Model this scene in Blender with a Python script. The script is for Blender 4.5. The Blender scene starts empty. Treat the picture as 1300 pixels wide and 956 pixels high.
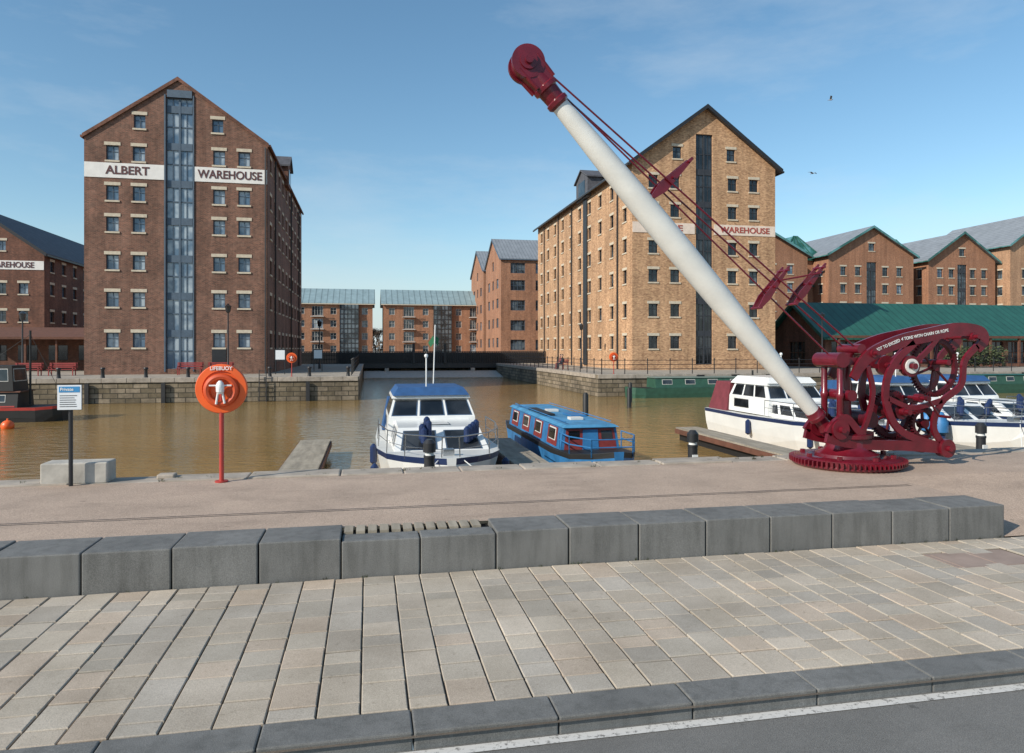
import bpy, math, random
from mathutils import Vector
random.seed(7)
R=random.random
sc=bpy.context.scene
WZ=-1.6
# ---------------------------------------------------------------- materials
def _new(name):
    m=bpy.data.materials.new(name); m.use_nodes=True
    nt=m.node_tree; b=nt.nodes['Principled BSDF']; return m,nt,b
def _pos(nt,scale=(1,1,1)):
    g=nt.nodes.new('ShaderNodeNewGeometry'); mp=nt.nodes.new('ShaderNodeMapping')
    mp.inputs['Scale'].default_value=scale
    nt.links.new(g.outputs['Position'],mp.inputs['Vector']); return mp.outputs['Vector']
def _noise(nt,vec,scale,detail=6,rough=.6):
    n=nt.nodes.new('ShaderNodeTexNoise'); n.inputs['Scale'].default_value=scale
    n.inputs['Detail'].default_value=detail; n.inputs['Roughness'].default_value=rough
    nt.links.new(vec,n.inputs['Vector']); return n.outputs['Fac']
def _ramp(nt,fac,stops):
    r=nt.nodes.new('ShaderNodeValToRGB'); e=r.color_ramp.elements
    while len(e)<len(stops): e.new(.5)
    for i,(p,c) in enumerate(stops):
        e[i].position=p; e[i].color=(c[0],c[1],c[2],1)
    nt.links.new(fac,r.inputs['Fac']); return r.outputs['Color']
def _mix(nt,a,b,fac,mode='MIX'):
    m=nt.nodes.new('ShaderNodeMix'); m.data_type='RGBA'; m.blend_type=mode
    if isinstance(fac,float): m.inputs[0].default_value=fac
    else: nt.links.new(fac,m.inputs[0])
    nt.links.new(a,m.inputs[6]); nt.links.new(b,m.inputs[7]); return m.outputs[2]
def _bump(nt,b,h,strength,dist=.02):
    bp=nt.nodes.new('ShaderNodeBump'); bp.inputs['Strength'].default_value=strength
    bp.inputs['Distance'].default_value=dist
    nt.links.new(h,bp.inputs['Height']); nt.links.new(bp.outputs['Normal'],b.inputs['Normal'])
def sc3(c,k): return tuple(min(1,x*k) for x in c)
def pm(name,col,rough=.6,metal=0,var=.15,vs=3,bump=0,bs=60,coat=0,stretch=(1,1,1)):
    m,nt,b=_new(name); v=_pos(nt,stretch)
    c=_ramp(nt,_noise(nt,v,vs),[(.3,sc3(col,1-var)),(.7,sc3(col,1+var))])
    nt.links.new(c,b.inputs['Base Color'])
    b.inputs['Roughness'].default_value=rough; b.inputs['Metallic'].default_value=metal
    if coat: b.inputs['Coat Weight'].default_value=coat; b.inputs['Coat Roughness'].default_value=.15
    if bump: _bump(nt,b,_noise(nt,v,bs),bump,.01)
    return m
def brickmat(name,c1,c2,mortar,bw=.24,bh=.08,ms=.012,patch=.45,bump=.3,off=.5):
    m,nt,b=_new(name)
    g=nt.nodes.new('ShaderNodeNewGeometry'); s=nt.nodes.new('ShaderNodeSeparateXYZ')
    nt.links.new(g.outputs['Position'],s.inputs[0])
    a=nt.nodes.new('ShaderNodeMath'); a.operation='ADD'
    nt.links.new(s.outputs[0],a.inputs[0]); nt.links.new(s.outputs[1],a.inputs[1])
    cb=nt.nodes.new('ShaderNodeCombineXYZ'); nt.links.new(a.outputs[0],cb.inputs[0]); nt.links.new(s.outputs[2],cb.inputs[1])
    bt=nt.nodes.new('ShaderNodeTexBrick'); bt.inputs['Scale'].default_value=1
    bt.inputs['Brick Width'].default_value=bw; bt.inputs['Row Height'].default_value=bh
    bt.inputs['Mortar Size'].default_value=ms; bt.offset=off
    bt.inputs['Color1'].default_value=(*c1,1); bt.inputs['Color2'].default_value=(*c2,1); bt.inputs['Mortar'].default_value=(*mortar,1)
    nt.links.new(cb.outputs[0],bt.inputs['Vector'])
    v=g.outputs['Position']
    n1=_ramp(nt,_noise(nt,v,.35,8,.65),[(.3,(1-patch,)*3),(.7,(1.12,)*3)])
    n2=_ramp(nt,_noise(nt,v,4.5,4,.7),[(.25,(.66,.64,.63)),(.75,(1.25,1.23,1.2))])
    mp=nt.nodes.new('ShaderNodeMapping'); mp.inputs['Scale'].default_value=(1.6,1.6,.12); nt.links.new(v,mp.inputs['Vector'])
    n3=_ramp(nt,_noise(nt,mp.outputs[0],1,5,.6),[(.35,(.76,.75,.74)),(.6,(1.03,)*3)])
    c=_mix(nt,bt.outputs['Color'],n1,1.0,'MULTIPLY'); c=_mix(nt,c,n2,1.0,'MULTIPLY'); c=_mix(nt,c,n3,1.0,'MULTIPLY')
    nt.links.new(c,b.inputs['Base Color']); b.inputs['Roughness'].default_value=.9
    if bump: _bump(nt,b,bt.outputs['Fac'],-bump,.01)
    return m
def glassmat(name,c1,c2,vs=.5,rough=.05):
    m,nt,b=_new(name); v=_pos(nt)
    c=_ramp(nt,_noise(nt,v,vs,2,.5),[(.42,c1),(.6,c2)])
    nt.links.new(c,b.inputs['Base Color']); b.inputs['Roughness'].default_value=rough
    b.inputs['Specular IOR Level'].default_value=.8
    return m
M={}
M['brick_red']=brickmat('brick_red',(.285,.122,.08),(.15,.066,.046),(.25,.185,.14),patch=.42)
M['brick_red2']=brickmat('brick_dark_red',(.25,.095,.058),(.15,.058,.038),(.18,.12,.09))
M['brick_tan']=brickmat('brick_tan',(.70,.42,.225),(.36,.175,.085),(.56,.40,.26),patch=.28)
M['brick_new']=brickmat('brick_orange',(.42,.18,.09),(.31,.125,.065),(.34,.23,.16),patch=.2)
M['brick_new2']=brickmat('brick_buff',(.52,.29,.165),(.40,.21,.12),(.4,.3,.2),patch=.2)
M['quay']=brickmat('quay_stone',(.36,.30,.22),(.19,.155,.10),(.08,.07,.05),bw=.9,bh=.32,ms=.03,patch=.65,bump=.6)
M['coping']=pm('coping_stone',(.33,.285,.235),.85,var=.3,vs=2.5,bump=.4,bs=25)
M['lintel']=pm('lintel_stone',(.55,.48,.37),.85,var=.15,vs=5)
M['whiteband']=pm('painted_band',(.74,.72,.68),.7,var=.08,vs=2)
M['fadeband']=pm('faded_band',(.72,.60,.50),.8,var=.15,vs=2)
M['slate']=pm('slate_roof',(.085,.085,.095),.7,var=.3,vs=2,bump=.3,bs=15)
M['blackpaint']=pm('black_paint',(.02,.02,.022),.45,var=.2)
M['darkframe']=pm('dark_frame',(.035,.038,.045),.5)
M['blueframe']=pm('bluegrey_frame',(.075,.11,.15),.5)
M['whiteframe']=pm('white_frame',(.55,.54,.50),.5,var=.05)
M['glass']=glassmat('window_glass',(.02,.028,.035),(.12,.15,.17),.7)
M['glassb']=glassmat('glass_light',(.09,.15,.22),(.36,.42,.46),.9,.12)
M['glassd']=glassmat('glass_dark',(.008,.01,.012),(.04,.045,.05),.9)
M['greenglass']=glassmat('green_glazing',(.02,.10,.08),(.10,.26,.26),.6,.1)
M['letters']=pm('letter_paint',(.09,.03,.03),.6)
M['lettersred']=pm('letter_red',(.35,.07,.05),.6)
M['maroon']=pm('maroon_paint',(.125,.006,.014),.33,var=.3,vs=4,bump=.15,bs=40,coat=.25)
M['maroond']=pm('maroon_dark',(.075,.004,.009),.4,var=.3,vs=8,bump=.2,bs=50)
M['cream']=pm('offwhite_paint',(.68,.67,.62),.45,var=.07,vs=2.5,bump=.12,bs=30,coat=.12)
M['orange']=pm('orange_plastic',(.80,.12,.02),.4,var=.1)
M['oranged']=pm('orange_dark',(.55,.07,.015),.45,var=.1)
M['redpost']=pm('red_post',(.40,.04,.03),.45)
M['white']=pm('white_gelcoat',(.75,.75,.72),.28,var=.06,vs=1.5,coat=.3)
M['offwhite']=pm('offwhite_deck',(.60,.59,.55),.5,var=.08,vs=3)
M['navy']=pm('navy_stripe',(.015,.03,.09),.35)
M['bluecan']=pm('blue_canvas',(.02,.08,.21),.8,var=.2,vs=4,bump=.3,bs=12)
M['maroncan']=pm('maroon_canvas',(.16,.03,.04),.85,var=.2,vs=4,bump=.4,bs=8)
M['bluepaint']=pm('blue_boat_paint',(.03,.16,.36),.5,var=.3,vs=2)
M['blueroof']=pm('blue_boat_roof',(.06,.23,.40),.65,var=.3,vs=2)
M['boatred']=pm('boat_red',(.20,.03,.028),.5,var=.25)
M['greenboat']=pm('green_boat',(.03,.09,.06),.45,var=.2)
M['greenboatroof']=pm('grey_green_roof',(.16,.20,.17),.6,var=.15)
M['steel']=pm('steel',(.55,.55,.55),.25,metal=1,var=.1)
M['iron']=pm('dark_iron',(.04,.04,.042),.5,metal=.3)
M['rubber']=pm('black_rubber',(.015,.015,.015),.6)
M['wood']=pm('weathered_wood',(.30,.26,.20),.85,var=.3,vs=6,bump=.4,bs=20,stretch=(1,.15,1))
M['brownwood']=pm('brown_wood',(.12,.05,.03),.8,var=.3,vs=3)
M['concrete']=pm('concrete',(.40,.375,.33),.85,var=.25,vs=4,bump=.3,bs=30)
m,nt,b=_new('granite'); v=_pos(nt)
c=_mix(nt,_ramp(nt,_noise(nt,v,160,3,.7),[(.3,(.10,.10,.096)),(.7,(.235,.232,.222))]),_ramp(nt,_noise(nt,v,1.1,6,.6),[(.3,(.72,.72,.71)),(.7,(1.15,1.14,1.12))]),1.0,'MULTIPLY')
c=_mix(nt,c,_ramp(nt,_noise(nt,_pos(nt,(6,6,.8)),1.5,4,.6),[(.35,(.78,.78,.77)),(.55,(1,1,1))]),1.0,'MULTIPLY')
nt.links.new(c,b.inputs['Base Color']); b.inputs['Roughness'].default_value=.75; _bump(nt,b,_noise(nt,v,90,4),.35,.006); M['granite']=m
M['benchred']=pm('bench_red',(.28,.04,.035),.6)
M['skin']=pm('skin',(.55,.33,.24),.6); M['hair']=pm('hair',(.05,.03,.02),.7)
M['clothA']=pm('cloth_dark',(.03,.035,.05),.9); M['clothB']=pm('cloth_red',(.2,.06,.06),.9)
M['flag']=pm('green_flag',(.03,.16,.07),.8)
M['gull']=pm('gull_feather',(.25,.25,.26),.8)
M['leaf']=pm('leaf',(.05,.065,.025),.8,var=.5,vs=2)
M['twig']=pm('twig',(.13,.09,.06),.9,var=.3)
M['signwhite']=pm('sign_white',(.75,.77,.78),.4,var=.03)
M['signblue']=pm('sign_blue',(.05,.25,.5),.4,var=.03)
def seam(name,c,axis,sp,rough=.5,metal=0):
    m,nt,b=_new(name); g=nt.nodes.new('ShaderNodeNewGeometry'); s=nt.nodes.new('ShaderNodeSeparateXYZ')
    nt.links.new(g.outputs['Position'],s.inputs[0])
    d=nt.nodes.new('ShaderNodeMath'); d.operation='DIVIDE'; d.inputs[1].default_value=sp; nt.links.new(s.outputs[axis],d.inputs[0])
    f=nt.nodes.new('ShaderNodeMath'); f.operation='FRACT'; nt.links.new(d.outputs[0],f.inputs[0])
    r=_ramp(nt,f.outputs[0],[(0,sc3(c,.45)),(.12,c),(.9,sc3(c,1.05)),(1,sc3(c,.45))])
    n=_ramp(nt,_noise(nt,g.outputs['Position'],.8),[(.3,(.8,)*3),(.7,(1.1,)*3)])
    nt.links.new(_mix(nt,r,n,1.0,'MULTIPLY'),b.inputs['Base Color']); b.inputs['Roughness'].default_value=rough; b.inputs['Metallic'].default_value=metal
    return m
M['metalroof']=seam('seamed_metal_roof',(.24,.26,.28),0,.6,.5)
M['bluemetal']=seam('pale_metal_roof',(.24,.33,.35),0,1.2,.5)
M['greenroof']=seam('green_sheet_roof',(.02,.10,.075),0,.9,.5)
def asphalt(name,c,var,speck,sps=140,stain=.0):
    m,nt,b=_new(name); v=_pos(nt)
    a=_ramp(nt,_noise(nt,v,.9,8,.65),[(.3,sc3(c,1-var)),(.7,sc3(c,1+var))])
    s=_ramp(nt,_noise(nt,v,sps,3,.7),[(.35,(1-speck,)*3),(.65,(1+speck,)*3)])
    s2=_ramp(nt,_noise(nt,v,28,4,.7),[(.3,(.88,)*3),(.7,(1.08,)*3)])
    col=_mix(nt,_mix(nt,a,s,1.0,'MULTIPLY'),s2,1.0,'MULTIPLY')
    if stain:
        s3=_ramp(nt,_noise(nt,_pos(nt,(.5,1.4,1)),1.1,5,.7),[(.33,(1-stain,)*3),(.47,(1,1,1))]); col=_mix(nt,col,s3,1.0,'MULTIPLY')
        s4=_ramp(nt,_noise(nt,v,9,2,.5),[(.25,(.66,)*3),(.29,(1,1,1))]); col=_mix(nt,col,s4,1.0,'MULTIPLY')
    nt.links.new(col,b.inputs['Base Color']); b.inputs['Roughness'].default_value=.92
    _bump(nt,b,_noise(nt,v,sps,3,.7),.5,.01); return m
M['prom']=asphalt('promenade_gravel',(.42,.315,.24),.15,.45,110,.2)
M['land']=asphalt('quay_ground',(.33,.29,.235),.2,.2,10)
M['road']=asphalt('road_asphalt',(.17,.163,.15),.15,.4,150,.15)
M['sand']=asphalt('joint_sand',(.13,.105,.08),.2,.3,150)
m,nt,b=_new('paving_setts'); at=nt.nodes.new('ShaderNodeAttribute'); at.attribute_name='Col'
v=_pos(nt); s=_ramp(nt,_noise(nt,v,110,4,.7),[(.3,(.72,)*3),(.7,(1.18,)*3)]); s2=_ramp(nt,_noise(nt,v,1.0,7,.65),[(.3,(.74,.725,.70)),(.62,(1.06,)*3)])
s3=_ramp(nt,_noise(nt,v,14,3,.6),[(.27,(.78,.77,.75)),(.36,(1,1,1))])
nt.links.new(_mix(nt,_mix(nt,_mix(nt,at.outputs['Color'],s,1.0,'MULTIPLY'),s2,1.0,'MULTIPLY'),s3,1.0,'MULTIPLY'),b.inputs['Base Color']); b.inputs['Roughness'].default_value=.88
_bump(nt,b,_noise(nt,v,120,3),.4,.006); M['setts']=m
# water
m,nt,b=_new('muddy_water'); v=_pos(nt)
c=_ramp(nt,_noise(nt,v,.12,4),[(.3,(.25,.155,.05)),(.7,(.32,.205,.075))])
nt.links.new(c,b.inputs['Base Color']); b.inputs['Roughness'].default_value=.035; b.inputs['IOR'].default_value=1.33
n1=_noise(nt,_pos(nt,(1,1.8,1)),1.3,3,.55); n2=_noise(nt,_pos(nt,(1,1.6,1)),6,3,.5)
ad=nt.nodes.new('ShaderNodeMath'); ad.operation='MULTIPLY_ADD'; ad.inputs[1].default_value=.28
nt.links.new(n2,ad.inputs[0]); nt.links.new(n1,ad.inputs[2]); _bump(nt,b,ad.outputs[0],.42,.11); M['water']=m
# ---------------------------------------------------------------- mesh builder
class MB:
    def __init__(s): s.v=[]; s.f=[]; s.m=[]
    def poly(s,pts,m=0):
        k=len(s.v); s.v+= [tuple(p) for p in pts]; s.f.append(tuple(range(k,k+len(pts)))); s.m.append(m)
    def hexa(s,p,m=0):
        k=len(s.v); s.v+=[tuple(q) for q in p]
        for f in ((3,2,1,0),(4,5,6,7),(0,1,5,4),(1,2,6,5),(2,3,7,6),(3,0,4,7)):
            s.f.append(tuple(k+i for i in f)); s.m.append(m)
    def box(s,x0,x1,y0,y1,z0,z1,m=0):
        s.hexa([(x0,y0,z0),(x1,y0,z0),(x1,y1,z0),(x0,y1,z0),(x0,y0,z1),(x1,y0,z1),(x1,y1,z1),(x0,y1,z1)],m)
    def cyl(s,p0,p1,r0,r1=None,n=12,m=0,caps=True):
        if r1 is None: r1=r0
        p0=Vector(p0);p1=Vector(p1); d=(p1-p0).normalized()
        a=d.orthogonal().normalized(); bb=d.cross(a); k=len(s.v)
        for p,r in ((p0,r0),(p1,r1)):
            for i in range(n):
                t=2*math.pi*i/n; q=p+a*math.cos(t)*r+bb*math.sin(t)*r; s.v.append(tuple(q))
        for i in range(n):
            j=(i+1)%n; s.f.append((k+i,k+j,k+n+j,k+n+i)); s.m.append(m)
        if caps:
            s.f.append(tuple(k+i for i in reversed(range(n)))); s.m.append(m)
            s.f.append(tuple(k+n+i for i in range(n))); s.m.append(m)
    def lathe(s,p0,d,prof,n=24,m=0):
        p0=Vector(p0); d=Vector(d).normalized(); a=d.orthogonal().normalized(); bb=d.cross(a); k=len(s.v)
        for (t,r) in prof:
            for i in range(n):
                th=2*math.pi*i/n; s.v.append(tuple(p0+d*t+(a*math.cos(th)+bb*math.sin(th))*r))
        for j in range(len(prof)-1):
            for i in range(n):
                i2=(i+1)%n; s.f.append((k+j*n+i,k+j*n+i2,k+(j+1)*n+i2,k+(j+1)*n+i)); s.m.append(m)
        s.f.append(tuple(k+i for i in reversed(range(n)))); s.m.append(m)
        s.f.append(tuple(k+(len(prof)-1)*n+i for i in range(n))); s.m.append(m)
    def ball(s,c,r,n=12,m=0,sx=1,sz=1):
        prof=[]
        for i in range(n+1):
            t=math.pi*i/n; prof.append((-math.cos(t)*r*sz,max(.001,math.sin(t)*r*sx)))
        s.lathe(c,(0,0,1),prof,n*2,m)
    def obj(s,name,parent,mats,smooth=False,local=False,bevel=0):
        me=bpy.data.meshes.new(name); o=bpy.data.objects.new(name,me)
        off=Vector((0,0,0)) if (local or parent is None) else parent.location
        me.from_pydata([tuple(Vector(p)-off) for p in s.v],[],s.f)
        for mt in mats: me.materials.append(M[mt] if isinstance(mt,str) else mt)
        me.polygons.foreach_set('material_index',s.m)
        if smooth: me.polygons.foreach_set('use_smooth',[True]*len(s.f))
        me.update(); sc.collection.objects.link(o)
        if parent: o.parent=parent
        if bevel:
            bv=o.modifiers.new('bevel','BEVEL'); bv.width=bevel; bv.segments=2; bv.limit_method='ANGLE'
        if smooth and not bevel:
            try:
                bpy.context.view_layer.objects.active=o; o.select_set(True)
                bpy.ops.object.shade_smooth_by_angle(angle=math.radians(35)); o.select_set(False)
            except Exception: pass
        return o
def grp(name,loc=(0,0,0),rot=0):
    e=bpy.data.objects.new(name,None); e.location=loc; e.rotation_euler=(0,0,rot); e.empty_display_size=.3
    sc.collection.objects.link(e); return e
def text(name,body,loc,size,mat,parent,rot=(math.pi/2,0,0),width=None,local=False,ext=.012):
    c=bpy.data.curves.new(name,'FONT'); c.body=body; c.size=size; c.align_x='CENTER'; c.align_y='CENTER'; c.extrude=ext; c.offset=size*.02
    o=bpy.data.objects.new(name,c); c.materials.append(M[mat]); sc.collection.objects.link(o); o.rotation_euler=rot
    if parent: o.parent=parent
    o.location=Vector(loc)-(Vector((0,0,0)) if (local or parent is None) else parent.location)
    if width:
        bpy.context.view_layer.update(); w=o.dimensions.x
        if w>0: o.scale.x=width/w
    return o
# ---------------------------------------------------------------- facade
def clip(poly,a,b_,c):
    out=[]
    for i in range(len(poly)):
        p=poly[i];q=poly[(i+1)%len(poly)]
        dp=a*p[0]+b_*p[1]-c; dq=a*q[0]+b_*q[1]-c
        if dp<=1e-9: out.append(p)
        if (dp<-1e-9 and dq>1e-9) or (dp>1e-9 and dq<-1e-9):
            t=dp/(dp-dq); out.append((p[0]+(q[0]-p[0])*t,p[1]+(q[1]-p[1])*t))
    return out
UP=Vector((0,0,1))
def facade(W,G,F,L,o,u,n,wid,H,ops,eave=None,slope=0,z0=0,rev=.22,trim=True):
    o=Vector(o);u=Vector(u);n=Vector(n)
    flip=u.cross(UP).dot(n)<0
    def P(x,z,d=0): return o+u*x+UP*z+n*d
    def q(mb,pts,m=0): mb.poly(list(reversed(pts)) if flip else pts,m)
    def ob(mb,x0,x1,za,zb,d0,d1,m=0):
        mb.hexa([P(x0,za,d1),P(x1,za,d1),P(x1,za,d0),P(x0,za,d0),P(x0,zb,d1),P(x1,zb,d1),P(x1,zb,d0),P(x0,zb,d0)],m)
    xs=sorted(set([0,wid]+[round(c[0]-c[2]/2,4) for c in ops]+[round(c[0]+c[2]/2,4) for c in ops]))
    zs=sorted(set([z0,H]+[round(c[1]-c[3]/2,4) for c in ops]+[round(c[1]+c[3]/2,4) for c in ops]))
    for i in range(len(xs)-1):
        for j in range(len(zs)-1):
            cx=(xs[i]+xs[i+1])/2; cz=(zs[j]+zs[j+1])/2
            if any(abs(cx-c[0])<c[2]/2 and abs(cz-c[1])<c[3]/2 for c in ops): continue
            pl=[(xs[i],zs[j]),(xs[i+1],zs[j]),(xs[i+1],zs[j+1]),(xs[i],zs[j+1])]
            if slope:
                pl=clip(pl,-slope,1,eave)
                if len(pl)>2: pl=clip(pl,slope,1,eave+slope*wid)
            if len(pl)>2: q(W,[P(*p) for p in pl])
    for c in ops:
        x0,x1,za,zb=c[0]-c[2]/2,c[0]+c[2]/2,c[1]-c[3]/2,c[1]+c[3]/2
        q(W,[P(x0,za),P(x0,za,-rev),P(x1,za,-rev),P(x1,za)]); q(W,[P(x0,zb,-rev),P(x0,zb),P(x1,zb),P(x1,zb,-rev)])
        q(W,[P(x0,za),P(x0,zb),P(x0,zb,-rev),P(x0,za,-rev)]); q(W,[P(x1,za,-rev),P(x1,zb,-rev),P(x1,zb),P(x1,za)])
        tl=(R()-.5)*.02; tz=(R()-.5)*.02
        q(G,[P(x0,za,-rev+.012+tl),P(x1,za,-rev+.012-tl),P(x1,zb,-rev+.012-tl+tz),P(x0,zb,-rev+.012+tl+tz)],1 if R()<.22 else 0)
        kind=c[4] if len(c)>4 else 'w'
        f=.065; d0,d1=-rev+.035,-rev+.08
        ob(F,x0,x0+f,za,zb,d0,d1);ob(F,x1-f,x1,za,zb,d0,d1);ob(F,x0+f,x1-f,zb-f,zb,d0,d1);ob(F,x0+f,x1-f,za,za+f,d0,d1)
        if kind=='w':
            ob(F,c[0]-.02,c[0]+.02,za+f,zb-f,d0,d1-.01); ob(F,x0+f,x1-f,c[1]+.1,c[1]+.14,d0,d1-.015)
            if trim:
                ob(L,x0-.13,x1+.13,zb+.001,zb+.24,.001,.035); ob(L,x0-.08,x1+.08,za-.13,za-.001,.001,.07)
        elif kind=='strip':
            k=c[5]
            nfl=int(round((zb-za)/k))
            for i in range(1,nfl+1):
                zz=za+i*k
                if zz<zb-.5: ob(F,x0+f,x1-f,zz-.42,zz+.12,d0,d1+.03)
                ob(F,x0+f,x1-f,min(zz-1.5,zb-.2),min(zz-1.42,zb-.12),d0,d1-.01)
            ob(F,c[0]-.07,c[0]+.07,za+f,zb-f,d0,d1+.045)
            for dx in (-.25,.25): ob(F,c[0]+dx*c[2]-.025,c[0]+dx*c[2]+.025,za+f,zb-f,d0,d1-.02)
        elif kind=='g':
            for dx in (-.25,0,.25): ob(F,c[0]+dx*c[2]-.03,c[0]+dx*c[2]+.03,za+f,zb-f,d0,d1-.02)
            ob(F,x0+f,x1-f,c[1]-.03,c[1]+.03,d0,d1-.03)
def building(name,o,u,v,wid,dep,eave,apex,front=[],left=[],right=[],wall='brick_red',roof='slate',frame='darkframe',glass='glass',lint='lintel',oh=.25,trim=True,barge='blackpaint',rt=.18,z0=-.3):
    o=Vector((o[0],o[1],0));u=Vector((u[0],u[1],0));v=Vector((v[0],v[1],0))
    e=grp(name,o+u*wid/2+v*dep/2)
    W,G,F,L,Rf=MB(),MB(),MB(),MB(),MB()
    sl=(apex-eave)/(wid/2)
    facade(W,G,F,L,o,u,-v,wid,apex,front,eave,sl,z0,trim=trim)
    facade(W,G,F,L,o,v,-u,dep,eave,left,z0=z0,trim=trim)
    facade(W,G,F,L,o+u*wid,v,u,dep,eave,right,z0=z0,trim=trim)
    facade(W,G,F,L,o+v*dep,u,v,wid,apex,[],eave,sl,z0)
    W.obj('walls',e,[wall])
    if G.f: G.obj('window_glass',e,[glass,'glassb' if glass!='glassd' else 'glass']); F.obj('window_frames',e,[frame])
    if L.f: L.obj('stone_trim',e,[lint])
    def P(x,z,y): return o+u*x+UP*z+v*y
    y0,y1=-oh,dep+oh
    for sgn in (0,1):
        xe=-oh if sgn==0 else wid+oh; xr=wid/2; ze=eave-sl*oh+.02; zr=apex+.02
        Rf.hexa([P(xe,ze,y0),P(xr,zr,y0),P(xr,zr,y1),P(xe,ze,y1),P(xe,ze+rt,y0),P(xr,zr+rt,y0),P(xr,zr+rt,y1),P(xe,ze+rt,y1)],0)
        if barge:
            Rf.hexa([P(xe,ze-.16,y0-.05),P(xr,zr-.16,y0-.05),P(xr,zr-.16,y0-.003),P(xe,ze-.16,y0-.003),P(xe,ze+rt+.03,y0-.05),P(xr,zr+rt+.03,y0-.05),P(xr,zr+rt+.03,y0-.003),P(xe,ze+rt+.03,y0-.003)],1)
        s2=-1 if sgn==0 else 1
        a0=xe; a1=xe+s2*.14
        Rf.hexa([P(min(a0,a1),ze-.12,y0),P(max(a0,a1),ze-.12,y0),P(max(a0,a1),ze-.12,y1),P(min(a0,a1),ze-.12,y1),P(min(a0,a1),ze+.04,y0),P(max(a0,a1),ze+.04,y0),P(max(a0,a1),ze+.04,y1),P(min(a0,a1),ze+.04,y1)],1)
    Rf.obj('roof',e,[roof,barge or 'lintel'])
    return e
# ---------------------------------------------------------------- Albert warehouse
rows=[2.55,5.55,8.3,11.1,13.75,16.4]
def whwin(cols,rows,w,h): return [(c,z,w,h,'w') for c in cols for z in rows]
fr=whwin([1.9,3.7,9.3,11.1],rows[:4]+[13.4,16.35],.85,1.1)+[(3.75,18.75,.8,1.0,'w'),(9.2,18.75,.8,1.0,'w'),(6.5,10.55,1.9,20.3,'strip',2.8)]
sd=whwin([1.8+2.7*i for i in range(10)],rows[:4]+[13.4,16.3],.85,1.1)
alb=building('albert_warehouse_building',(-20.4,57),(1,0),(0,1),12.8,28,17.55,22.1,fr,sd,sd,frame='blueframe',glass='glassb',barge='brick_red2',oh=.10,rt=.10)
b_=MB(); b_.box(-20.38,-14.95,56.955,56.997,14.5,15.6); b_.box(-12.85,-7.63,56.955,56.997,14.5,15.6); b_.obj('sign_band',alb,['whiteband'])
text('sign_letters_albert','ALBERT',(-17.45,56.94,15.05),.86,'letters',alb,width=3.0)
text('sign_letters_warehouse','WAREHOUSE',(-10.3,56.94,15.05),.86,'letters',alb,width=4.6)
mb=MB(); mb.box(-14.75,-13.0,56.9,57.1,20.7,21.25,0); mb.box(-14.95,-14.85,56.93,56.995,.2,20.9,0); mb.box(-12.95,-12.86,56.93,56.995,.2,20.9,0)
mb.box(-11.6,-10.6,56.95,56.995,0,2.0,1); mb.obj('hoist_bay_trim',alb,['blueframe','blackpaint'])
def lucarne(par,x,y,w,eave,out,wall,side=1,top=2.6):
    mb=MB(); xi=x-side*4; xo=x+side*out
    a,b2=min(xi,xo),max(xi,xo)
    mb.box(a,b2,y-w/2,y+w/2,eave-.6,eave+top-.9,0)
    mb.hexa([(a-.2,y-w/2-.3,eave+top-1.1),(b2+.2,y-w/2-.3,eave+top-1.1),(b2+.2,y,eave+top),(a-.2,y,eave+top),(a-.2,y-w/2-.3,eave+top-.95),(b2+.2,y-w/2-.3,eave+top-.95),(b2+.2,y,eave+top+.15),(a-.2,y,eave+top+.15)],1)
    mb.hexa([(a-.2,y,eave+top),(b2+.2,y,eave+top),(b2+.2,y+w/2+.3,eave+top-1.1),(a-.2,y+w/2+.3,eave+top-1.1),(a-.2,y,eave+top+.15),(b2+.2,y,eave+top+.15),(b2+.2,y+w/2+.3,eave+top-.95),(a-.2,y+w/2+.3,eave+top-.95)],1)
    mb.poly([(xo,y-w/2,eave+top-.9),(xo,y+w/2,eave+top-.9),(xo,y,eave+top)],0)
    mb.box(min(xo,xo+side*.04),max(xo,xo+side*.04),y-w*.28,y+w*.28,eave-.3,eave+top-1.2,2)
    mb.obj('hoist_dormer',par,[wall,'slate','glassd'])
lucarne(alb,-7.6,69,2.4,17.5,.35,'brick_red2',1,2.2)
p=MB()
for yy in (61,73,81): p.cyl((-7.5,yy,0),(-7.5,yy,17.3),.07,n=6)
p.cyl((-7.75,56.9,0),(-7.75,56.9,17.3),.06,n=6)
p.obj('downpipes',alb,['iron'])
# ---------------------------------------------------------------- Biddle warehouse
r2=[2.5,5.4,8.5,11.35,14.2,16.9]
fr=whwin([2.0,4.1,9.75,11.9],[2.5,5.4,8.5,11.1,14.4,17.0],.9,1.15)+[(4.3,19.7,.85,1.1,'w'),(9.6,19.7,.85,1.1,'w'),(6.95,11.0,1.65,21.0,'strip',2.95)]
sd=whwin([1.9+3.55*i for i in range(10)],r2,.95,1.25)
bid=building('biddle_warehouse_building',(23.1,60),(1,0),(0,1),14.1,36,18.7,23.9,fr,sd,sd,wall='brick_tan',frame='darkframe',glass='glassd',oh=.5)
b_=MB(); b_.box(23.12,29.1,59.955,59.997,12.35,13.3); b_.box(31.0,37.18,59.955,59.997,12.35,13.3); b_.obj('sign_band',bid,['fadeband'])
text('sign_letters_biddle','BIDDLE',(26.2,59.94,12.82),.74,'lettersred',bid,width=3.4)
text('sign_letters_warehouse','WAREHOUSE',(34.1,59.94,12.82),.74,'lettersred',bid,width=5.0)
lucarne(bid,23.1,74,4.2,18.7,.4,'slate',-1,2.5)
p=MB()
for yy in (63.6,79,84.9,92): p.cyl((22.98,yy,0),(22.98,yy,18.2),.07,n=6)
p.box(22.95,23.08,73.1,74.4,.2,18,0)
p.obj('downpipes',bid,['iron'])
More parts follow.
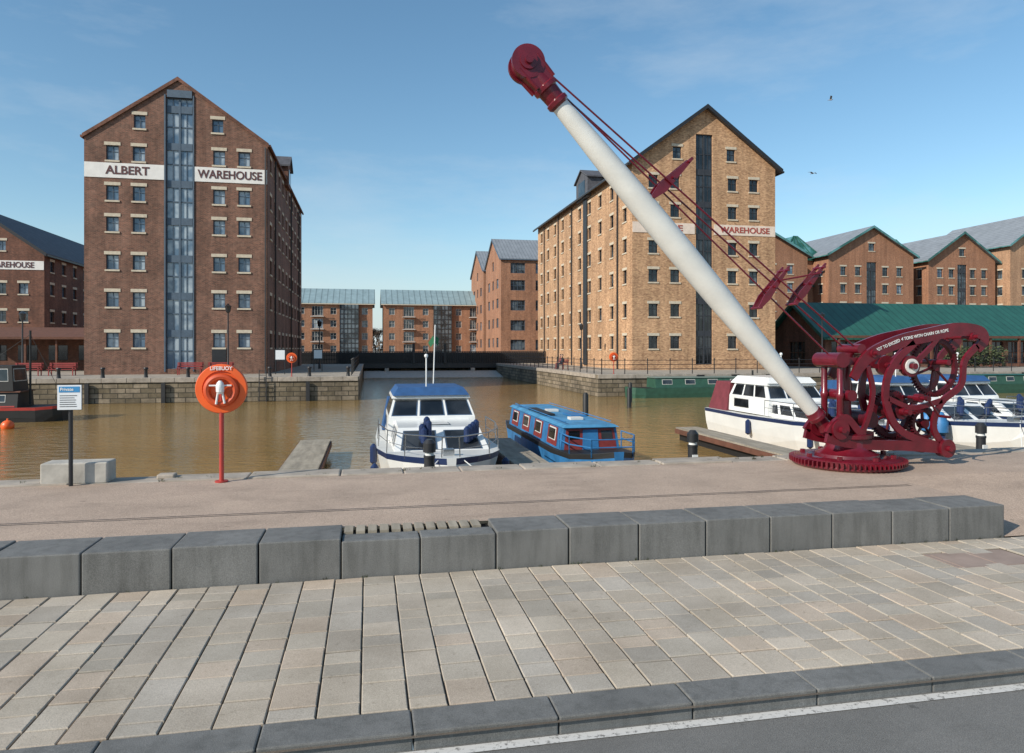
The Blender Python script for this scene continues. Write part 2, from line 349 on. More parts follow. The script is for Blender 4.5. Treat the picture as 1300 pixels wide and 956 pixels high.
# left warehouse
fr=whwin([1.9,3.9,8.9,10.9],[2.4,5.2,8.0],.85,1.1)+[(6.4,7.2,1.7,12.5,'strip',2.8),(3.9,12.3,.8,1.0,'w'),(8.9,12.3,.8,1.0,'w')]
sd=whwin([1.8+2.9*i for i in range(10)],[2.4,5.2,8.0,10.4],.85,1.1)
lw=building('brick_warehouse',(-45.1,80),(1,0),(0,1),12.8,32,11.6,16.1,fr,sd,sd,wall='brick_red2',frame='blueframe',oh=.3)
b_=MB(); b_.box(-45.05,-39.8,79.95,79.997,9.9,10.8); b_.box(-37.5,-32.33,79.95,79.997,9.9,10.8); b_.obj('sign_band',lw,['whiteband'])
text('sign_letters','WAREHOUSE',(-35.3,79.93,10.35),.8,'letters',lw,width=4.2)
e=grp('timber_shed',(-27,68,0)); mb=MB()
mb.box(-33,-21,69,73,0,3.0,0); mb.hexa([(-33.4,65.5,2.7),(-20.8,65.5,2.7),(-20.8,73.4,3.7),(-33.4,73.4,3.7),(-33.4,65.5,2.9),(-20.8,65.5,2.9),(-20.8,73.4,3.9),(-33.4,73.4,3.9)],1)
for i in range(6): mb.box(-32.8+2.35*i,-32.65+2.35*i,65.8,65.95,0,2.72,2)
for i in range(5): mb.box(-32.3+2.4*i,-30.8+2.4*i,68.96,68.99,.9,2.2,3)
mb.obj('shed_body',e,['brick_red2','brownwood','brownwood','glassd'])
e=grp('boundary_wall',(-38,70,0)); mb=MB(); mb.box(-60,-33.6,70,70.4,0,3.4,0); mb.box(-60,-33.5,69.9,70.5,3.402,3.55,1); mb.obj('wall_body',e,['brownwood','lintel'])
gw=[(3.5,z,2.2,1.7,'g') for z in (3,6.5,10,13.5)]+[(8,z,1.6,1.7,'g') for z in (3,6.5,10,13.5,17)]+[(12.5,z,2.2,1.7,'g') for z in (3,6.5,10,13.5)]
sw=[(x,z,2.6,1.8,'g') for x in (3,7.5,12,16.5,21) for z in (2.6,6,9.5,13,16)]
building('modern_warehouse_flats',(22.5,121),(0,1),(1,0),16,24,17.6,22,gw,sw,[],wall='brick_new',roof='metalroof',frame='blueframe',trim=False,barge='blueframe')
building('modern_warehouse_flats',(22.5,140),(0,1),(1,0),17,24,17.6,22.4,gw,sw,[],wall='brick_new',roof='metalroof',frame='blueframe',trim=False,barge='blueframe')
def flats(x0,x1,bay,nm='apartment_block'):
    w=x1-x0; ops=[]; k=int(w//3.1); st=w/k
    for i in range(k):
        if i==bay: continue
        for z in (1.9,4.5,7.1,9.7):
            ops.append((st*(i+.5),z,2.2 if i%2==1 else 1.2,2.0 if i%2==1 else 1.4,'g' if i%2==1 else 'w'))
    e=building(nm,(x0,150),(0,1),(1,0),11,w,11.4,14.5,[],ops,[],wall='brick_new',roof='bluemetal',frame='whiteframe',glass='glass',trim=False,barge=None,oh=.5)
    mb=MB()
    for i in range(k):
        cx=x0+st*(i+.5)
        if i==bay:
            mb.box(cx-1.9,cx+1.9,149.3,149.98,.1,11,2)
            for z in range(1,11): mb.box(cx-1.9,cx+1.9,149.22,149.29,z,z+.16,1)
            for j in range(6): mb.box(cx-1.9+j*.75,cx-1.82+j*.75,149.2,149.29,.1,11,1)
            continue
        if i%2==1:
            for z in (3.4,6.0,8.6):
                mb.box(cx-1.3,cx+1.3,148.9,149.98,z-.12,z,0)
                for j in range(12): mb.box(cx-1.28+j*.23,cx-1.25+j*.23,148.92,148.95,z,z+1,1)
                mb.box(cx-1.3,cx+1.3,148.9,148.96,z+1,z+1.06,1)
    mb.obj('balconies',e,['whiteframe','iron','glass'])
flats(-34,.8,9); flats(3.0,24,3)
rw=[2.5,5.5,8.5,11.5,14.3]
def row(x0,x1,y,eave,apex,wall='brick_new',dep=20):
    w=x1-x0; ops=[(w*f,z,1.0,1.4,'w') for f in (.17,.34,.66,.83) for z in rw]+[(w*.5,9.3,1.8,13,'strip',3)]+[(w*.5,apex-3.2,1.1,1.2,'w')]
    sd=[(2+3.4*i,z,1.0,1.4,'w') for i in range(int((dep-2)//3.4)) for z in rw]
    return building('gabled_brick_building',(x0,y),(1,0),(0,1),w,dep,eave,apex,ops,sd,sd,wall=wall,roof='metalroof',frame='darkframe',glass='glass',oh=.6,barge='greenglass')
row(50,67.6,100,16.6,21.2); row(71.3,86.8,100,17,21.4,'brick_new'); row(89.6,102.5,100,16.6,21,'brick_new'); row(103.4,120,98,19.2,24.8,'brick_new2',20)
e=grp('glazed_atrium',(69,104,0)); mb=MB()
for (a,c) in ((65.5,73.3),(85.5,91)):
    mb.box(a,c,104,114,0,16.5,1); mx=(a+c)/2
    mb.hexa([(a,103.6,16.5),(c,103.6,16.5),(c,114,16.5),(a,114,16.5),(mx-.3,106,20.6),(mx+.3,106,20.6),(mx+.3,112,20.6),(mx-.3,112,20.6)],0)
    for i in range(5):
        x=a+(c-a)*i/4; mb.cyl((x,103.6,16.5),(mx-.3+.15*i,106,20.6),.12,n=6,m=2)
    for z in (4,8,12,16.3): mb.box(a,c,103.5,103.6,z,z+.25,2)
mb.obj('glazing',e,['greenglass','brick_new','greenroof'])
gops=[(2.2+3.6*i,1.5,3.0,2.4,'g') for i in range(15)]
gr=building('green_roofed_pavilion',(46,65),(0,1),(1,0),10,56,3.4,6.8,[(5,1.5,3,2.4,'g')],gops,[],wall='brick_red2',roof='greenroof',frame='brownwood',glass='glassd',trim=False,oh=.7,barge='greenroof')
mb=MB()
for i in range(16): mb.box(46.2+3.6*i,46.4+3.6*i,63.2,63.4,0,3.0)
mb.box(45.6,102,63.1,63.5,3.0,3.25); mb.obj('veranda_posts',gr,['brownwood'])
# ---------------------------------------------------------------- ground
g=MB()
X0,X1=-60,90; CL,CR=-.7,16.4; YN=49.5; YE=94; YS=11.35; B=3000
g.poly([(-B,YS,0),(X0,YS,0),(X0,YN,0),(-B,YN,0)]); g.poly([(X1,YS,0),(B,YS,0),(B,YN,0),(X1,YN,0)])
g.poly([(-B,YN,0),(CL,YN,0),(CL,YE,0),(-B,YE,0)]); g.poly([(CR,YN,0),(B,YN,0),(B,YE,0),(CR,YE,0)])
g.poly([(-B,YE,0),(B,YE,0),(B,B,0),(-B,B,0)])
g.poly([(-B,-B,-.46),(B,-B,-.46),(B,4.2,-.46),(-B,4.2,-.46)],1)
g.poly([(-B,4.2,-.39),(B,4.2,-.39),(B,7.9,-.39),(-B,7.9,-.39)],2)
g.poly([(-B,7.75,-.002),(7.53,7.75,-.002),(7.53,YS,-.002),(-B,YS,-.002)],3)
g.poly([(7.53,9.2,-.002),(B,9.2,-.002),(B,YS,-.002),(7.53,YS,-.002)],3)
g.poly([(7.53,7.21,-.365),(B,7.21,-.365),(B,9.2,-.002),(7.53,9.2,-.002)],3)
g.poly([(7.53,7.75,-.38),(7.53,9.2,-.38),(7.53,9.2,-.002),(7.53,7.75,-.002)],3)
g.obj('ground',None,['land','road','sand','prom'])
g=MB(); D=-4
for a,c in (((X0,YS),(X1,YS)),((X0,YS),(X0,YN)),((X1,YN),(X1,YS)),((X0,YN),(CL,YN)),((CL,YN),(CL,YE)),((CR,YE),(CR,YN)),((CR,YN),(X1,YN)),((CL,YE),(CR,YE))):
    g.poly([(a[0],a[1],D),(c[0],c[1],D),(c[0],c[1],-.001),(a[0],a[1],-.001)])
qw=grp('quay_wall',(0,YN,0)); g.obj('wall_face',qw,['quay'])
cp=MB()
def stones(x0,x1,y0,y1,z0,z1,step,ax,jz=.012,jy=.012):
    a=(x0 if ax==0 else y0); end=(x1 if ax==0 else y1)
    while a<end-.01:
        b2=min(end,a+step*(.8+.4*R())); j=R()*jy; k=R()*jz
        if ax==0: cp.box(a+.008,b2-.008,y0-j,y1+j,z0,z1+k)
        else: cp.box(x0-j,x1+j,a+.008,b2-.008,z0,z1+k)
        a=b2
stones(X0,CL,YN-.08,YN+.45,-.28,.02,1.3,0); stones(CR,X1,YN-.08,YN+.45,-.28,.02,1.3,0)
stones(CL-.45,CL+.06,YN+.5,YE,-.28,.02,1.3,1); stones(CR-.06,CR+.45,YN+.5,YE,-.28,.02,1.3,1)
stones(X0,X1,YS-.42,YS+.03,-.3,.004,1.1,0,.028,.03)
cp.obj('coping',qw,['coping'],bevel=.02)
l=MB()
for x in (-7.1,-6.65): l.cyl((x,YN-.25,-2),(x,YN-.25,.5),.03,n=6)
for i in range(9): l.cyl((-7.1,YN-.25,-1.8+i*.28),(-6.65,YN-.25,-1.8+i*.28),.02,n=6)
for i in range(9):
    x=-40+i*4.5; l.box(x-.12,x+.12,YN-.25,YN-.1,-2,-.3)
l.obj('ladder',grp('quay_ladder',(-6.9,YN,0)),['iron'])
w=MB(); w.poly([(X0,YS,WZ),(X1,YS,WZ),(X1,YE,WZ),(X0,YE,WZ)]); w.obj('water',None,['water'])
gw_=grp('granite_block_wall',(0,7.5,0)); mb=MB(); x=7.53
while x>-40:
    xa=x-.775; low=(xa<1.25 and x>-.2)
    mb.box(xa+.004,x-.004,7.2+R()*.014,(7.5 if low else 7.8),-.40,.0+R()*.014+(-.012 if low else .008)); x-=.78
mb.obj('blocks',gw_,['granite'],bevel=.012)
dg=grp('drain_grating',(.5,7.65,0)); mb=MB(); mb.box(-.27,1.29,7.5,7.82,-.2,-.05,1)
x=-.25
while x<1.2:
    mb.box(x,x+.09,7.53,7.79,-.04,.008,0); x+=.122
mb.obj('slats',dg,['wood','rubber'])
kb=grp('road_kerb',(0,4.3,-.4)); mb=MB(); x=-30
while x<40:
    mb.box(x+.004,x+.886,4.22+R()*.006,4.5,-.52,-.369+R()*.004); x+=.89
mb.obj('kerb_stones',kb,['granite'],bevel=.01)
mb=MB(); mb.poly([(-60,4.1,-.455),(60,4.1,-.455),(60,4.18,-.455),(-60,4.18,-.455)])
m,nt,b=_new('worn_line_paint'); c=_ramp(nt,_noise(nt,_pos(nt),22,5,.75),[(.38,(.2,.19,.175)),(.47,(.58,.56,.52))]); nt.links.new(c,b.inputs['Base Color']); b.inputs['Roughness'].default_value=.85
mb.obj('painted_line',None,[m])
# setts
me_v=[];me_f=[];cols=[]
pal=[(.47,.41,.335),(.49,.43,.35),(.44,.39,.32),(.51,.44,.355),(.46,.395,.315),(.42,.375,.315),(.485,.42,.335),(.46,.41,.345),(.50,.41,.32)]
x=-16
while x<22:
    wd=random.choice([.25,.27,.30]); y=4.505
    first=True
    while y<7.19:
        ln=random.choice([.2,.26,.32,.4]) if not first else .12+R()*.3
        first=False
        y2=min(y+ln,7.192)
        if 7.192-y2<.1: y2=7.192
        if not (6.02<x+wd/2<7.0 and 6.25<(y+y2)/2<6.75):
            dz=R()*.006; t1=(R()-.5)*.004; k=len(me_v); g_=.0045; s_=.006
            a0,a1,b0,b1=x+g_+R()*.003,x+wd-g_-R()*.003,y+g_+R()*.003,y2-g_-R()*.003
            zt=-.371+dz; zb=zt-.018
            me_v+=[(a0,b0,zb),(a1,b0,zb),(a1,b1,zb),(a0,b1,zb),(a0,b0,zt-.006),(a1,b0,zt-.006),(a1,b1,zt-.006),(a0,b1,zt-.006),(a0+s_,b0+s_,zt-t1),(a1-s_,b0+s_,zt+t1),(a1-s_,b1-s_,zt+t1),(a0+s_,b1-s_,zt-t1)]
            me_f+=[(k,k+1,k+5,k+4),(k+1,k+2,k+6,k+5),(k+2,k+3,k+7,k+6),(k+3,k,k+4,k+7),(k+4,k+5,k+9,k+8),(k+5,k+6,k+10,k+9),(k+6,k+7,k+11,k+10),(k+7,k+4,k+8,k+11),(k+8,k+9,k+10,k+11)]
            c=random.choice(pal); q=.82+.22*R(); cols+=[sc3(c,q)]*9
        y=y2
    x+=wd
me=bpy.data.meshes.new('pavement'); me.from_pydata(me_v,[],me_f); at=me.color_attributes.new('Col','FLOAT_COLOR','CORNER')
i=0
for p_,c in zip(me.polygons,cols):
    for _ in range(p_.loop_total): at.data[i].color=(*c,1); i+=1
me.materials.append(M['setts']); o=bpy.data.objects.new('pavement',me); sc.collection.objects.link(o)
rb=pm('rusty_brown',(.30,.225,.185),.8,var=.2)
mb=MB(); mb.box(6.0,7.02,6.22,6.78,-.39,-.372,0); mb.box(6.06,6.49,6.27,6.73,-.3719,-.368,0); mb.box(6.52,6.96,6.27,6.73,-.3719,-.368,0)
mb.obj('cover',grp('manhole_cover',(6.5,6.5,-.37)),[rb])
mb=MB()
for y in (8.55,8.62): mb.poly([(-60,y,.002),(7.4,y,.002),(7.4,y+.014,.002),(-60,y+.014,.002)])  # pair of thin, flat dark lines running along the promenade
mb.obj('promenade_lines',None,['iron'])
# ---------------------------------------------------------------- canal end, bridge
e=grp('lock_bridge',(5,93,0)); mb=MB()
mb.box(-16,24,91.5,94.5,-.55,.05,0)
for zz in (.55,1.05,1.5): mb.box(-16,24,91.5,91.6,zz,zz+.09,0)
x=-16
while x<24: mb.box(x,x+.1,91.5,91.6,.05,1.5,0); x+=.3
mb.box(-16,24,93,93.1,.05,1.45,0)
mb.box(2,2.5,91,95,-3,-.56,1); mb.box(13,13.5,91,95,-3,-.56,1)
mb.box(5.5,5.8,91.3,91.49,.05,2.6,0); mb.box(9.5,9.8,91.3,91.49,.05,2.6,0)
mb.obj('bridge_deck',e,['blackpaint','concrete'])
mb=MB(); mb.hexa([(CL+.1,86,-3),(CR-.1,86,-3),(CR-.1,91.4,-3),(CL+.1,91.4,-3),(CL+.1,86,-1.55),(CR-.1,86,-1.55),(CR-.1,91.4,-.9),(CL+.1,91.4,-.9)]); mb.obj('slipway',None,['concrete'])
def railing(nm,pts,h=1.05,sp=1.8,rails=(.4,.72,1.05)):
    e=grp(nm,(*pts[0],0)); mb=MB()
    for a,c in zip(pts[:-1],pts[1:]):
        a=Vector((*a,0));c=Vector((*c,0)); n=max(1,int((c-a).length/sp))
        for i in range(n+1):
            p=a+(c-a)*i/n; mb.cyl(p,p+UP*(h+.05),.035,n=6); mb.ball(p+UP*(h+.09),.055,4)
        for r in rails: mb.cyl(a+UP*r,c+UP*r,.022,n=5)
    mb.obj('rails_and_posts',e,['blackpaint'])
railing('quay_railing',[(16.9,88),(16.9,50.1),(62,50.1)])
railing('quay_railing',[(-1.2,52),(-1.2,88)],sp=3)
def bench(x,y,rot=0):
    e=grp('park_bench',(x,y,0),rot); mb=MB()
    for i in range(4): mb.box(-.9,.9,-.2+i*.12,-.11+i*.12,.42,.46)
    for i in range(3): mb.box(-.9,.9,.3+i*.02,.33+i*.02,.55+i*.13,.65+i*.13)
    for s_ in (-.8,.74):
        mb.box(s_,s_+.06,-.2,-.14,0,.62,1); mb.box(s_,s_+.06,.27,.33,0,.9,1); mb.box(s_,s_+.06,-.2,.3,.6,.65,1)
    mb.obj('slats_and_legs',e,['benchred','benchred'],local=True)
for bx,by in ((-23.5,55.5),(-21.3,55.5),(-12.8,55.3),(-10.7,55.3)): bench(bx,by)
bench(17.75,64,-math.pi/2)
mb=MB()
for i in range(12):
    x=-30+i*2.6; mb.lathe((x,50.6,0),(0,0,1),[(0,.14),(.1,.12),(.5,.1),(.6,.16),(.68,.12)],10)
mb.obj('bollard_castings',grp('mooring_bollards',(-15,50.6,0)),['blackpaint'],smooth=True)
def lamp(x,y,h=5):
    e=grp('street_lamp',(x,y,0)); mb=MB(); mb.lathe((0,0,0),(0,0,1),[(0,.12),(.6,.1),(.7,.06),(h-.5,.045)],10)
    mb.lathe((0,0,h-.5),(0,0,1),[(0,.07),(.1,.16),(.45,.22),(.5,.25),(.62,.08),(.7,.02)],10,1); mb.obj('post_and_lantern',e,['blackpaint','glassd'],local=True,smooth=True)
lamp(-10,54.5); lamp(-4.6,70,4.5); lamp(20.2,66,4.2); lamp(40,57); lamp(-24,56,4.4)
def info(x,y,nm='notice_board'):
    e=grp(nm,(x,y,0)); mb=MB(); mb.box(-.4,.4,-.03,.03,1.0,1.9,0); mb.box(-.36,-.3,-.05,-.031,0,1,1); mb.box(.3,.36,-.05,-.031,0,1,1); mb.box(-.33,.33,-.036,-.031,1.1,1.8,2); mb.obj('board',e,['blackpaint','blackpaint','signwhite'],local=True)
info(-6.5,55.5); info(-4.2,62)
# ---------------------------------------------------------------- lifebuoy stations
def lifebuoy(x,y,zc,r,txt=True):
    e=grp('lifebuoy_station',(x,y,0)); mb=MB()
    mb.cyl((0,0,0),(0,0,zc),.032,n=10,m=1); mb.cyl((0,0,0),(0,0,.02),.09,n=12,m=1)
    mb.lathe((0,.07,zc),(0,-1,0),[(0,r*.9),(.02,r*.98),(.07,r),(.10,r*.96),(.105,r*.72),(.08,r*.70)],40,0)
    k=len(mb.v); nR,nr=32,8
    for i in range(nR):
        a=2*math.pi*i/nR
        for j in range(nr):
            b2=2*math.pi*j/nr; rr=r*.55+r*.13*math.cos(b2); mb.v.append((rr*math.cos(a),-.05-r*.12*math.sin(b2),zc-.02+rr*math.sin(a)))
    for i in range(nR):
        for j in range(nr):
            mb.f.append((k+i*nr+j,k+((i+1)%nR)*nr+j,k+((i+1)%nR)*nr+(j+1)%nr,k+i*nr+(j+1)%nr)); mb.m.append(2)
    mb.lathe((0,-.1,zc-.07),(0,0,1),[(0,.03),(.03,.055),(.12,.06),(.16,.045),(.19,.02)],10,3)
    mb.cyl((-.03,-.1,zc-.05),(-.055,-.1,zc-.21*r/.35),.016,n=8,m=3); mb.cyl((.03,-.1,zc-.05),(.06,-.1,zc-.20*r/.35),.016,n=8,m=3)
    mb.cyl((-.15,-.09,zc+.05),(.15,-.09,zc+.05),.012,n=6,m=3)
    mb.obj('housing_and_post',e,['orange','redpost','oranged','white'],smooth=True,local=True)
    if txt:
        text('lettering','LIFEBUOY',(0,-.042,zc+r*.82),.075,'white',e,local=True,width=.30,ext=.002)
lifebuoy(-2.06,10.75,1.33,.355); lifebuoy(-5.2,50.9,1.28,.36,False); lifebuoy(18.3,51.4,1.28,.36,False)
e=grp('information_sign',(-4.05,10.85,0)); mb=MB()
mb.cyl((0,0,0),(0,0,1.36),.028,n=10,m=0); mb.box(-.15,.15,-.05,-.03,1.06,1.40,1); mb.box(-.13,.13,-.054,-.0505,1.30,1.38,2)
for i in range(6): mb.box(-.12,.06+.05*R(),-.053,-.0505,1.25-i*.03,1.258-i*.03,0)
mb.box(-.155,.155,-.03,-.025,1.055,1.405,0); mb.obj('post_and_panel',e,['blackpaint','signwhite','signblue'],local=True)
text('lettering','Private',(-.03,-.056,1.34),.06,'white',e,local=True,ext=.001)
e=grp('concrete_block',(-4.05,11.12,0)); mb=MB(); mb.box(-.43,.43,-.17,.2,0,.30); mb.obj('block',e,['concrete'],local=True,bevel=.02)
e=grp('mooring_stone',(-2.9,11.2,0)); mb=MB(); mb.box(-.12,.12,-.1,.1,0,.07); mb.obj('stone',e,['coping'],local=True,bevel=.02)
# ---------------------------------------------------------------- pontoons and pedestals
def jetty(x0,x1,y0,y1,nm='pontoon_jetty'):
    e=grp(nm,((x0+x1)/2,(y0+y1)/2,WZ)); mb=MB(); z=-1.12
    if x1-x0<y1-y0:
        y=y0
        while y<y1-.01: mb.box(x0,x1,y,y+.135,z-.05,z+R()*.004,0); y+=.15
    else:
        x=x0
        while x<x1-.01: mb.box(x,x+.135,y0,y1,z-.05,z+R()*.004,0); x+=.15
    mb.box(x0-.05,x1+.05,y0,y1,z-.22,z-.051,1); mb.box(x0+.1,x1-.1,y0+.1,y1-.1,z-.8,z-.22,2)
    mb.obj('deck',e,['wood','brownwood','rubber'])
jetty(-14,30,13.0,14.4); jetty(-2.2,-1.25,14.45,24.3); jetty(3.75,4.7,14.45,23.5); jetty(11.6,12.5,14.45,25.5); jetty(17.4,18.3,14.45,25)
jetty(25.2,26.2,14.45,26)
def pedestal(x,y):
    e=grp('service_pedestal',(x,y,-1.12)); mb=MB(); mb.lathe((0,0,0),(0,0,1),[(0,.11),(.95,.1),(.951,.11),(1.0,.11)],14,0)
    mb.lathe((0,0,1.002),(0,0,1),[(0,.085),(.06,.085)],14,1); mb.lathe((0,0,1.064),(0,0,1),[(0,.12),(.17,.12),(.24,.06)],14,0); mb.box(-.06,.06,-.125,-.1,.55,.8,1)
    mb.obj('pedestal_body',e,['blackpaint','white'],local=True,smooth=True)
pedestal(1.13,13.5); pedestal(6.7,13.9); pedestal(13.96,14.0)
def pile(x,y,h):
    e=grp('mooring_pile',(x,y,WZ)); mb=MB(); mb.lathe((0,0,-2),(0,0,1),[(0,.13),(2+h-.1,.12),(2+h,.06)],12); mb.obj('pile_body',e,['rubber'],local=True,smooth=True)
pile(9.0,28.8,1.65); pile(16.8,44,1.3); pile(15.2,40,1.2); pile(24,30,1.6)
# ---------------------------------------------------------------- boats (local: bow at y=0 heading -y, water z=0)
def hull(mb,secs,ms=(0,1,2)):
    rings=[]
    for (y,bt,zt,bb,zb) in secs:
        zs=zt-.14; bs=bt-(bt-bb)*.14/(zt-zb)*.6
        zm=(zt+zb)/2-.05; bm=bt-(bt-bb)*.35
        pts=[(-bt,y,zt),(-bs,y,zs),(-bm,y,zm),(-bb,y,zb),(bb,y,zb),(bm,y,zm),(bs,y,zs),(bt,y,zt)]
        k=len(mb.v); mb.v+=pts; rings.append(k)
    for a,c in zip(rings[:-1],rings[1:]):
        for i in range(7):
            mb.f.append((a+i,a+i+1,c+i+1,c+i)); mb.m.append(ms[1] if i in (0,6) else ms[0])
        mb.f.append((a+7,a,c,c+7)); mb.m.append(ms[2])
    mb.f.append(tuple(rings[0]+i for i in range(8))); mb.m.append(ms[0]); mb.f.append(tuple(rings[-1]+i for i in reversed(range(8)))); mb.m.append(ms[0])
def tb(mb,y0b,y1b,wb,z0,y0t,y1t,wt,z1,m=0):
    p=[(-wb,y0b,z0),(wb,y0b,z0),(wb,y1b,z0),(-wb,y1b,z0),(-wt,y0t,z1),(wt,y0t,z1),(wt,y1t,z1),(-wt,y1t,z1)]
    mb.hexa(p,m)
    V=[Vector(q) for q in p]
    return {'f':(V[0],V[1],V[5],V[4]),'r':(V[1],V[2],V[6],V[5]),'b':(V[2],V[3],V[7],V[6]),'l':(V[3],V[0],V[4],V[7]),'t':(V[4],V[5],V[6],V[7])}
def panel(mb,fc,s0,s1,t0,t1,m,off=.012,fm=None):
    a,b2,c,d=fc; n=(b2-a).cross(d-a).normalized()
    def P(s_,t,o): return a*(1-s_)*(1-t)+b2*s_*(1-t)+c*s_*t+d*(1-s_)*t+n*o
    if fm is not None:
        e_=.035/max(.1,(b2-a).length); g2=.035/max(.1,(d-a).length)
        mb.hexa([P(s0-e_,t0-g2,0),P(s1+e_,t0-g2,0),P(s1+e_,t1+g2,0),P(s0-e_,t1+g2,0),P(s0-e_,t0-g2,off*.6),P(s1+e_,t0-g2,off*.6),P(s1+e_,t1+g2,off*.6),P(s0-e_,t1+g2,off*.6)],fm)
    mb.poly([P(s0,t0,off),P(s1,t0,off),P(s1,t1,off),P(s0,t1,off)],m)
def cruiser(x,y,L,B,can,fly=True,sternCan=None):
    e=grp('motor_cruiser',(x,y,WZ)); mb=MB(); b=B/2
    hull(mb,[(0,.10,1.18,.03,.55),(.35,b*.42,1.17,.1,.1),(.9,b*.68,1.14,b*.25,-.1),(1.7,b*.88,1.09,b*.5,-.2),(3,b,1.03,b*.75,-.2),(L*.65,b,.97,b*.85,-.2),(L,b*.93,.97,b*.8,-.1)])
    y1=L*.2
    f1=tb(mb,y1,L*.58,b*.76,1.0,y1+.95,L*.58,b*.66,1.55,0)
    panel(mb,f1['f'],.08,.44,.2,.85,3,.012,5); panel(mb,f1['f'],.56,.92,.2,.85,3,.012,5)
    for s_ in ('r','l'):
        for j in range(3):
            a=.12+j*.27
            panel(mb,f1[s_],a,a+.2,.3,.78,3,.012,5)
    panel(mb,f1['t'],.35,.65,.15,.4,2,.03,5)
    ya=L*.5
    f2=tb(mb,ya,L*.82,b*.80,1.02,ya+.15,L*.82,b*.78,1.62,0)
    f3=tb(mb,ya+.15,L*.82,b*.78,1.621,ya+.55,L*.80,b*.68,2.12,0)
    for j in range(3): panel(mb,f3['f'],.04+j*.325,.31+j*.325,.12,.88,3,.012,5)
    for s_ in ('r','l'):
        for j in range(3): panel(mb,f3[s_],.08+j*.3,.32+j*.3,.15,.88,3,.012,5)
        panel(mb,f2[s_],.15,.5,.35,.8,3,.012,5)
    tb(mb,ya+.45,L*.83,b*.72,2.121,ya+.5,L*.82,b*.70,2.2,0)
    if fly: tb(mb,ya+.4,L*.82,b*.70,2.201,ya+.6,L*.80,b*.60,2.42,4)
    if sternCan is not None:
        tb(mb,L*.825,L*.985,b*.86,.98,L*.825,L*.95,b*.72,2.15,6)
    else:
        tb(mb,L*.825,L*.985,b*.86,.98,L*.83,L*.96,b*.74,1.95,4)
    mb.obj('hull_and_cabin',e,['white','navy','offwhite','glassd',can,'steel',sternCan or can],local=True,bevel=.03)
    r=MB()
    prev={}
    for (yy,bb) in ((.15,.2),(.8,b*.62),(1.7,b*.86),(3,b*.97),(L*.5,b*.97)):
        for s_ in (-1,1):
            p=Vector((s_*bb,yy,1.08)); t=Vector((s_*(bb-.02),yy,1.62)); r.cyl(p,t,.012,n=6,m=0)
            if s_ in prev: r.cyl(prev[s_],t,.014,n=6,m=0); r.cyl(prev[s_]-UP*.27,t-UP*.27,.008,n=6,m=0)
            prev[s_]=t
    r.cyl((-.2,.15,1.62),(.2,.15,1.62),.016,n=6); r.box(-.12,.12,.5,.75,1.16,1.3,0)
    for (fx,fy) in ((-b-.06,1.9),(b+.06,2.2),(-b-.06,L*.6)): 
        r.lathe((fx,fy,.25),(0,0,1),[(0,.03),(.06,.1),(.5,.1),(.58,.03)],10,1)
    for i in range(4):
        r.lathe((-.42+.06*i-(.1 if i%2 else 0),L*.2+.35+.05*i,1.2+.08*i),(0,0,1),[(0,.03),(.05,.08),(.36,.08),(.42,.03)],10,1)
        r.lathe((.62+.08*i,L*.2+.35+.04*i,1.2+.05*i),(0,0,1),[(0,.03),(.05,.08),(.36,.08),(.42,.03)],10,1)
    r.cyl((-.1,ya+1,2.2),(-.1,ya+1,3.3),.02,n=6,m=2); r.ball((-.1,ya+1,3.3),.06,5,2)
    for s_ in (-1,1): r.cyl((s_*.8*b*.6,ya+.3,1.66),(s_*.3*b,ya+.55,2.0),.012,n=5,m=1)
    for s_ in (-1,1): r.cyl((s_*.2,.2,1.18),(s_*1.1,-.7,.48),.012,n=5,m=2)
    r.obj('rails_and_fenders',e,['steel','navy','white'],local=True,smooth=True)
    return e
c1=cruiser(1.72,14.95,9.0,3.05,'bluecan')
mb=MB(); mb.cyl((.35,8.7,1),(.45,8.7,4.3),.02,n=6,m=0); mb.poly([(.45,8.7,3.75),(.3,8.72,3.55),(.22,8.75,3.7),(.38,8.72,3.95)],1); mb.poly([(.45,8.7,3.95),(.58,8.75,3.85),(.56,8.8,3.6),(.45,8.72,3.7)],1); mb.obj('flagstaff',c1,['white','flag'],local=True)
cruiser(15.6,18.8,9.6,2.9,'white',True,'maroncan')
cruiser(20.3,18.5,9.4,2.8,'bluecan',True,'bluecan')
cruiser(23.6,19.5,8.4,2.6,'bluecan',True,'bluecan')
mb=MB()
for (fx,fy) in ((18.75,20.4),(18.78,21.0)): mb.lathe((fx,fy,-1.0),(0,0,1),[(0,.06),(.12,.24),(.45,.24),(.75,.1),(.8,.04)],14)
mb.obj('buoy_bodies',grp('fender_buoys',(18.75,20.6,-1)),['bluepaint'],smooth=True)
e=grp('cabin_narrowboat',(6.05,16.6,WZ)); mb=MB()
hull(mb,[(0,.12,.95,.05,.3),(.5,.55,.85,.3,-.1),(1.3,.92,.75,.7,-.2),(3,.98,.68,.85,-.2),(9.5,.98,.68,.85,-.2),(10.6,.8,.7,.6,-.1)],(0,2,2))
f=tb(mb,2.3,9.6,.86,.66,2.35,9.6,.76,1.32,0)
tb(mb,2.2,9.75,.82,1.321,2.3,9.7,.70,1.39,3)
for s_ in ('r','l'):
    for j in range(4):
        a=.05+j*.24
        panel(mb,f[s_],a+.01,a+.16,.12,.92,1,.008)
        panel(mb,f[s_],a+.04,a+.13,.38,.82,4,.03,5)
panel(mb,f['f'],.05,.95,.06,.94,1,.008); panel(mb,f['f'],.36,.64,.06,.9,0,.02); panel(mb,f['f'],.1,.3,.5,.85,4,.02); panel(mb,f['f'],.7,.9,.5,.85,4,.02)
for yy in (3.6,6.4): mb.box(-.2,.2,yy,yy+.35,1.391,1.47,5)
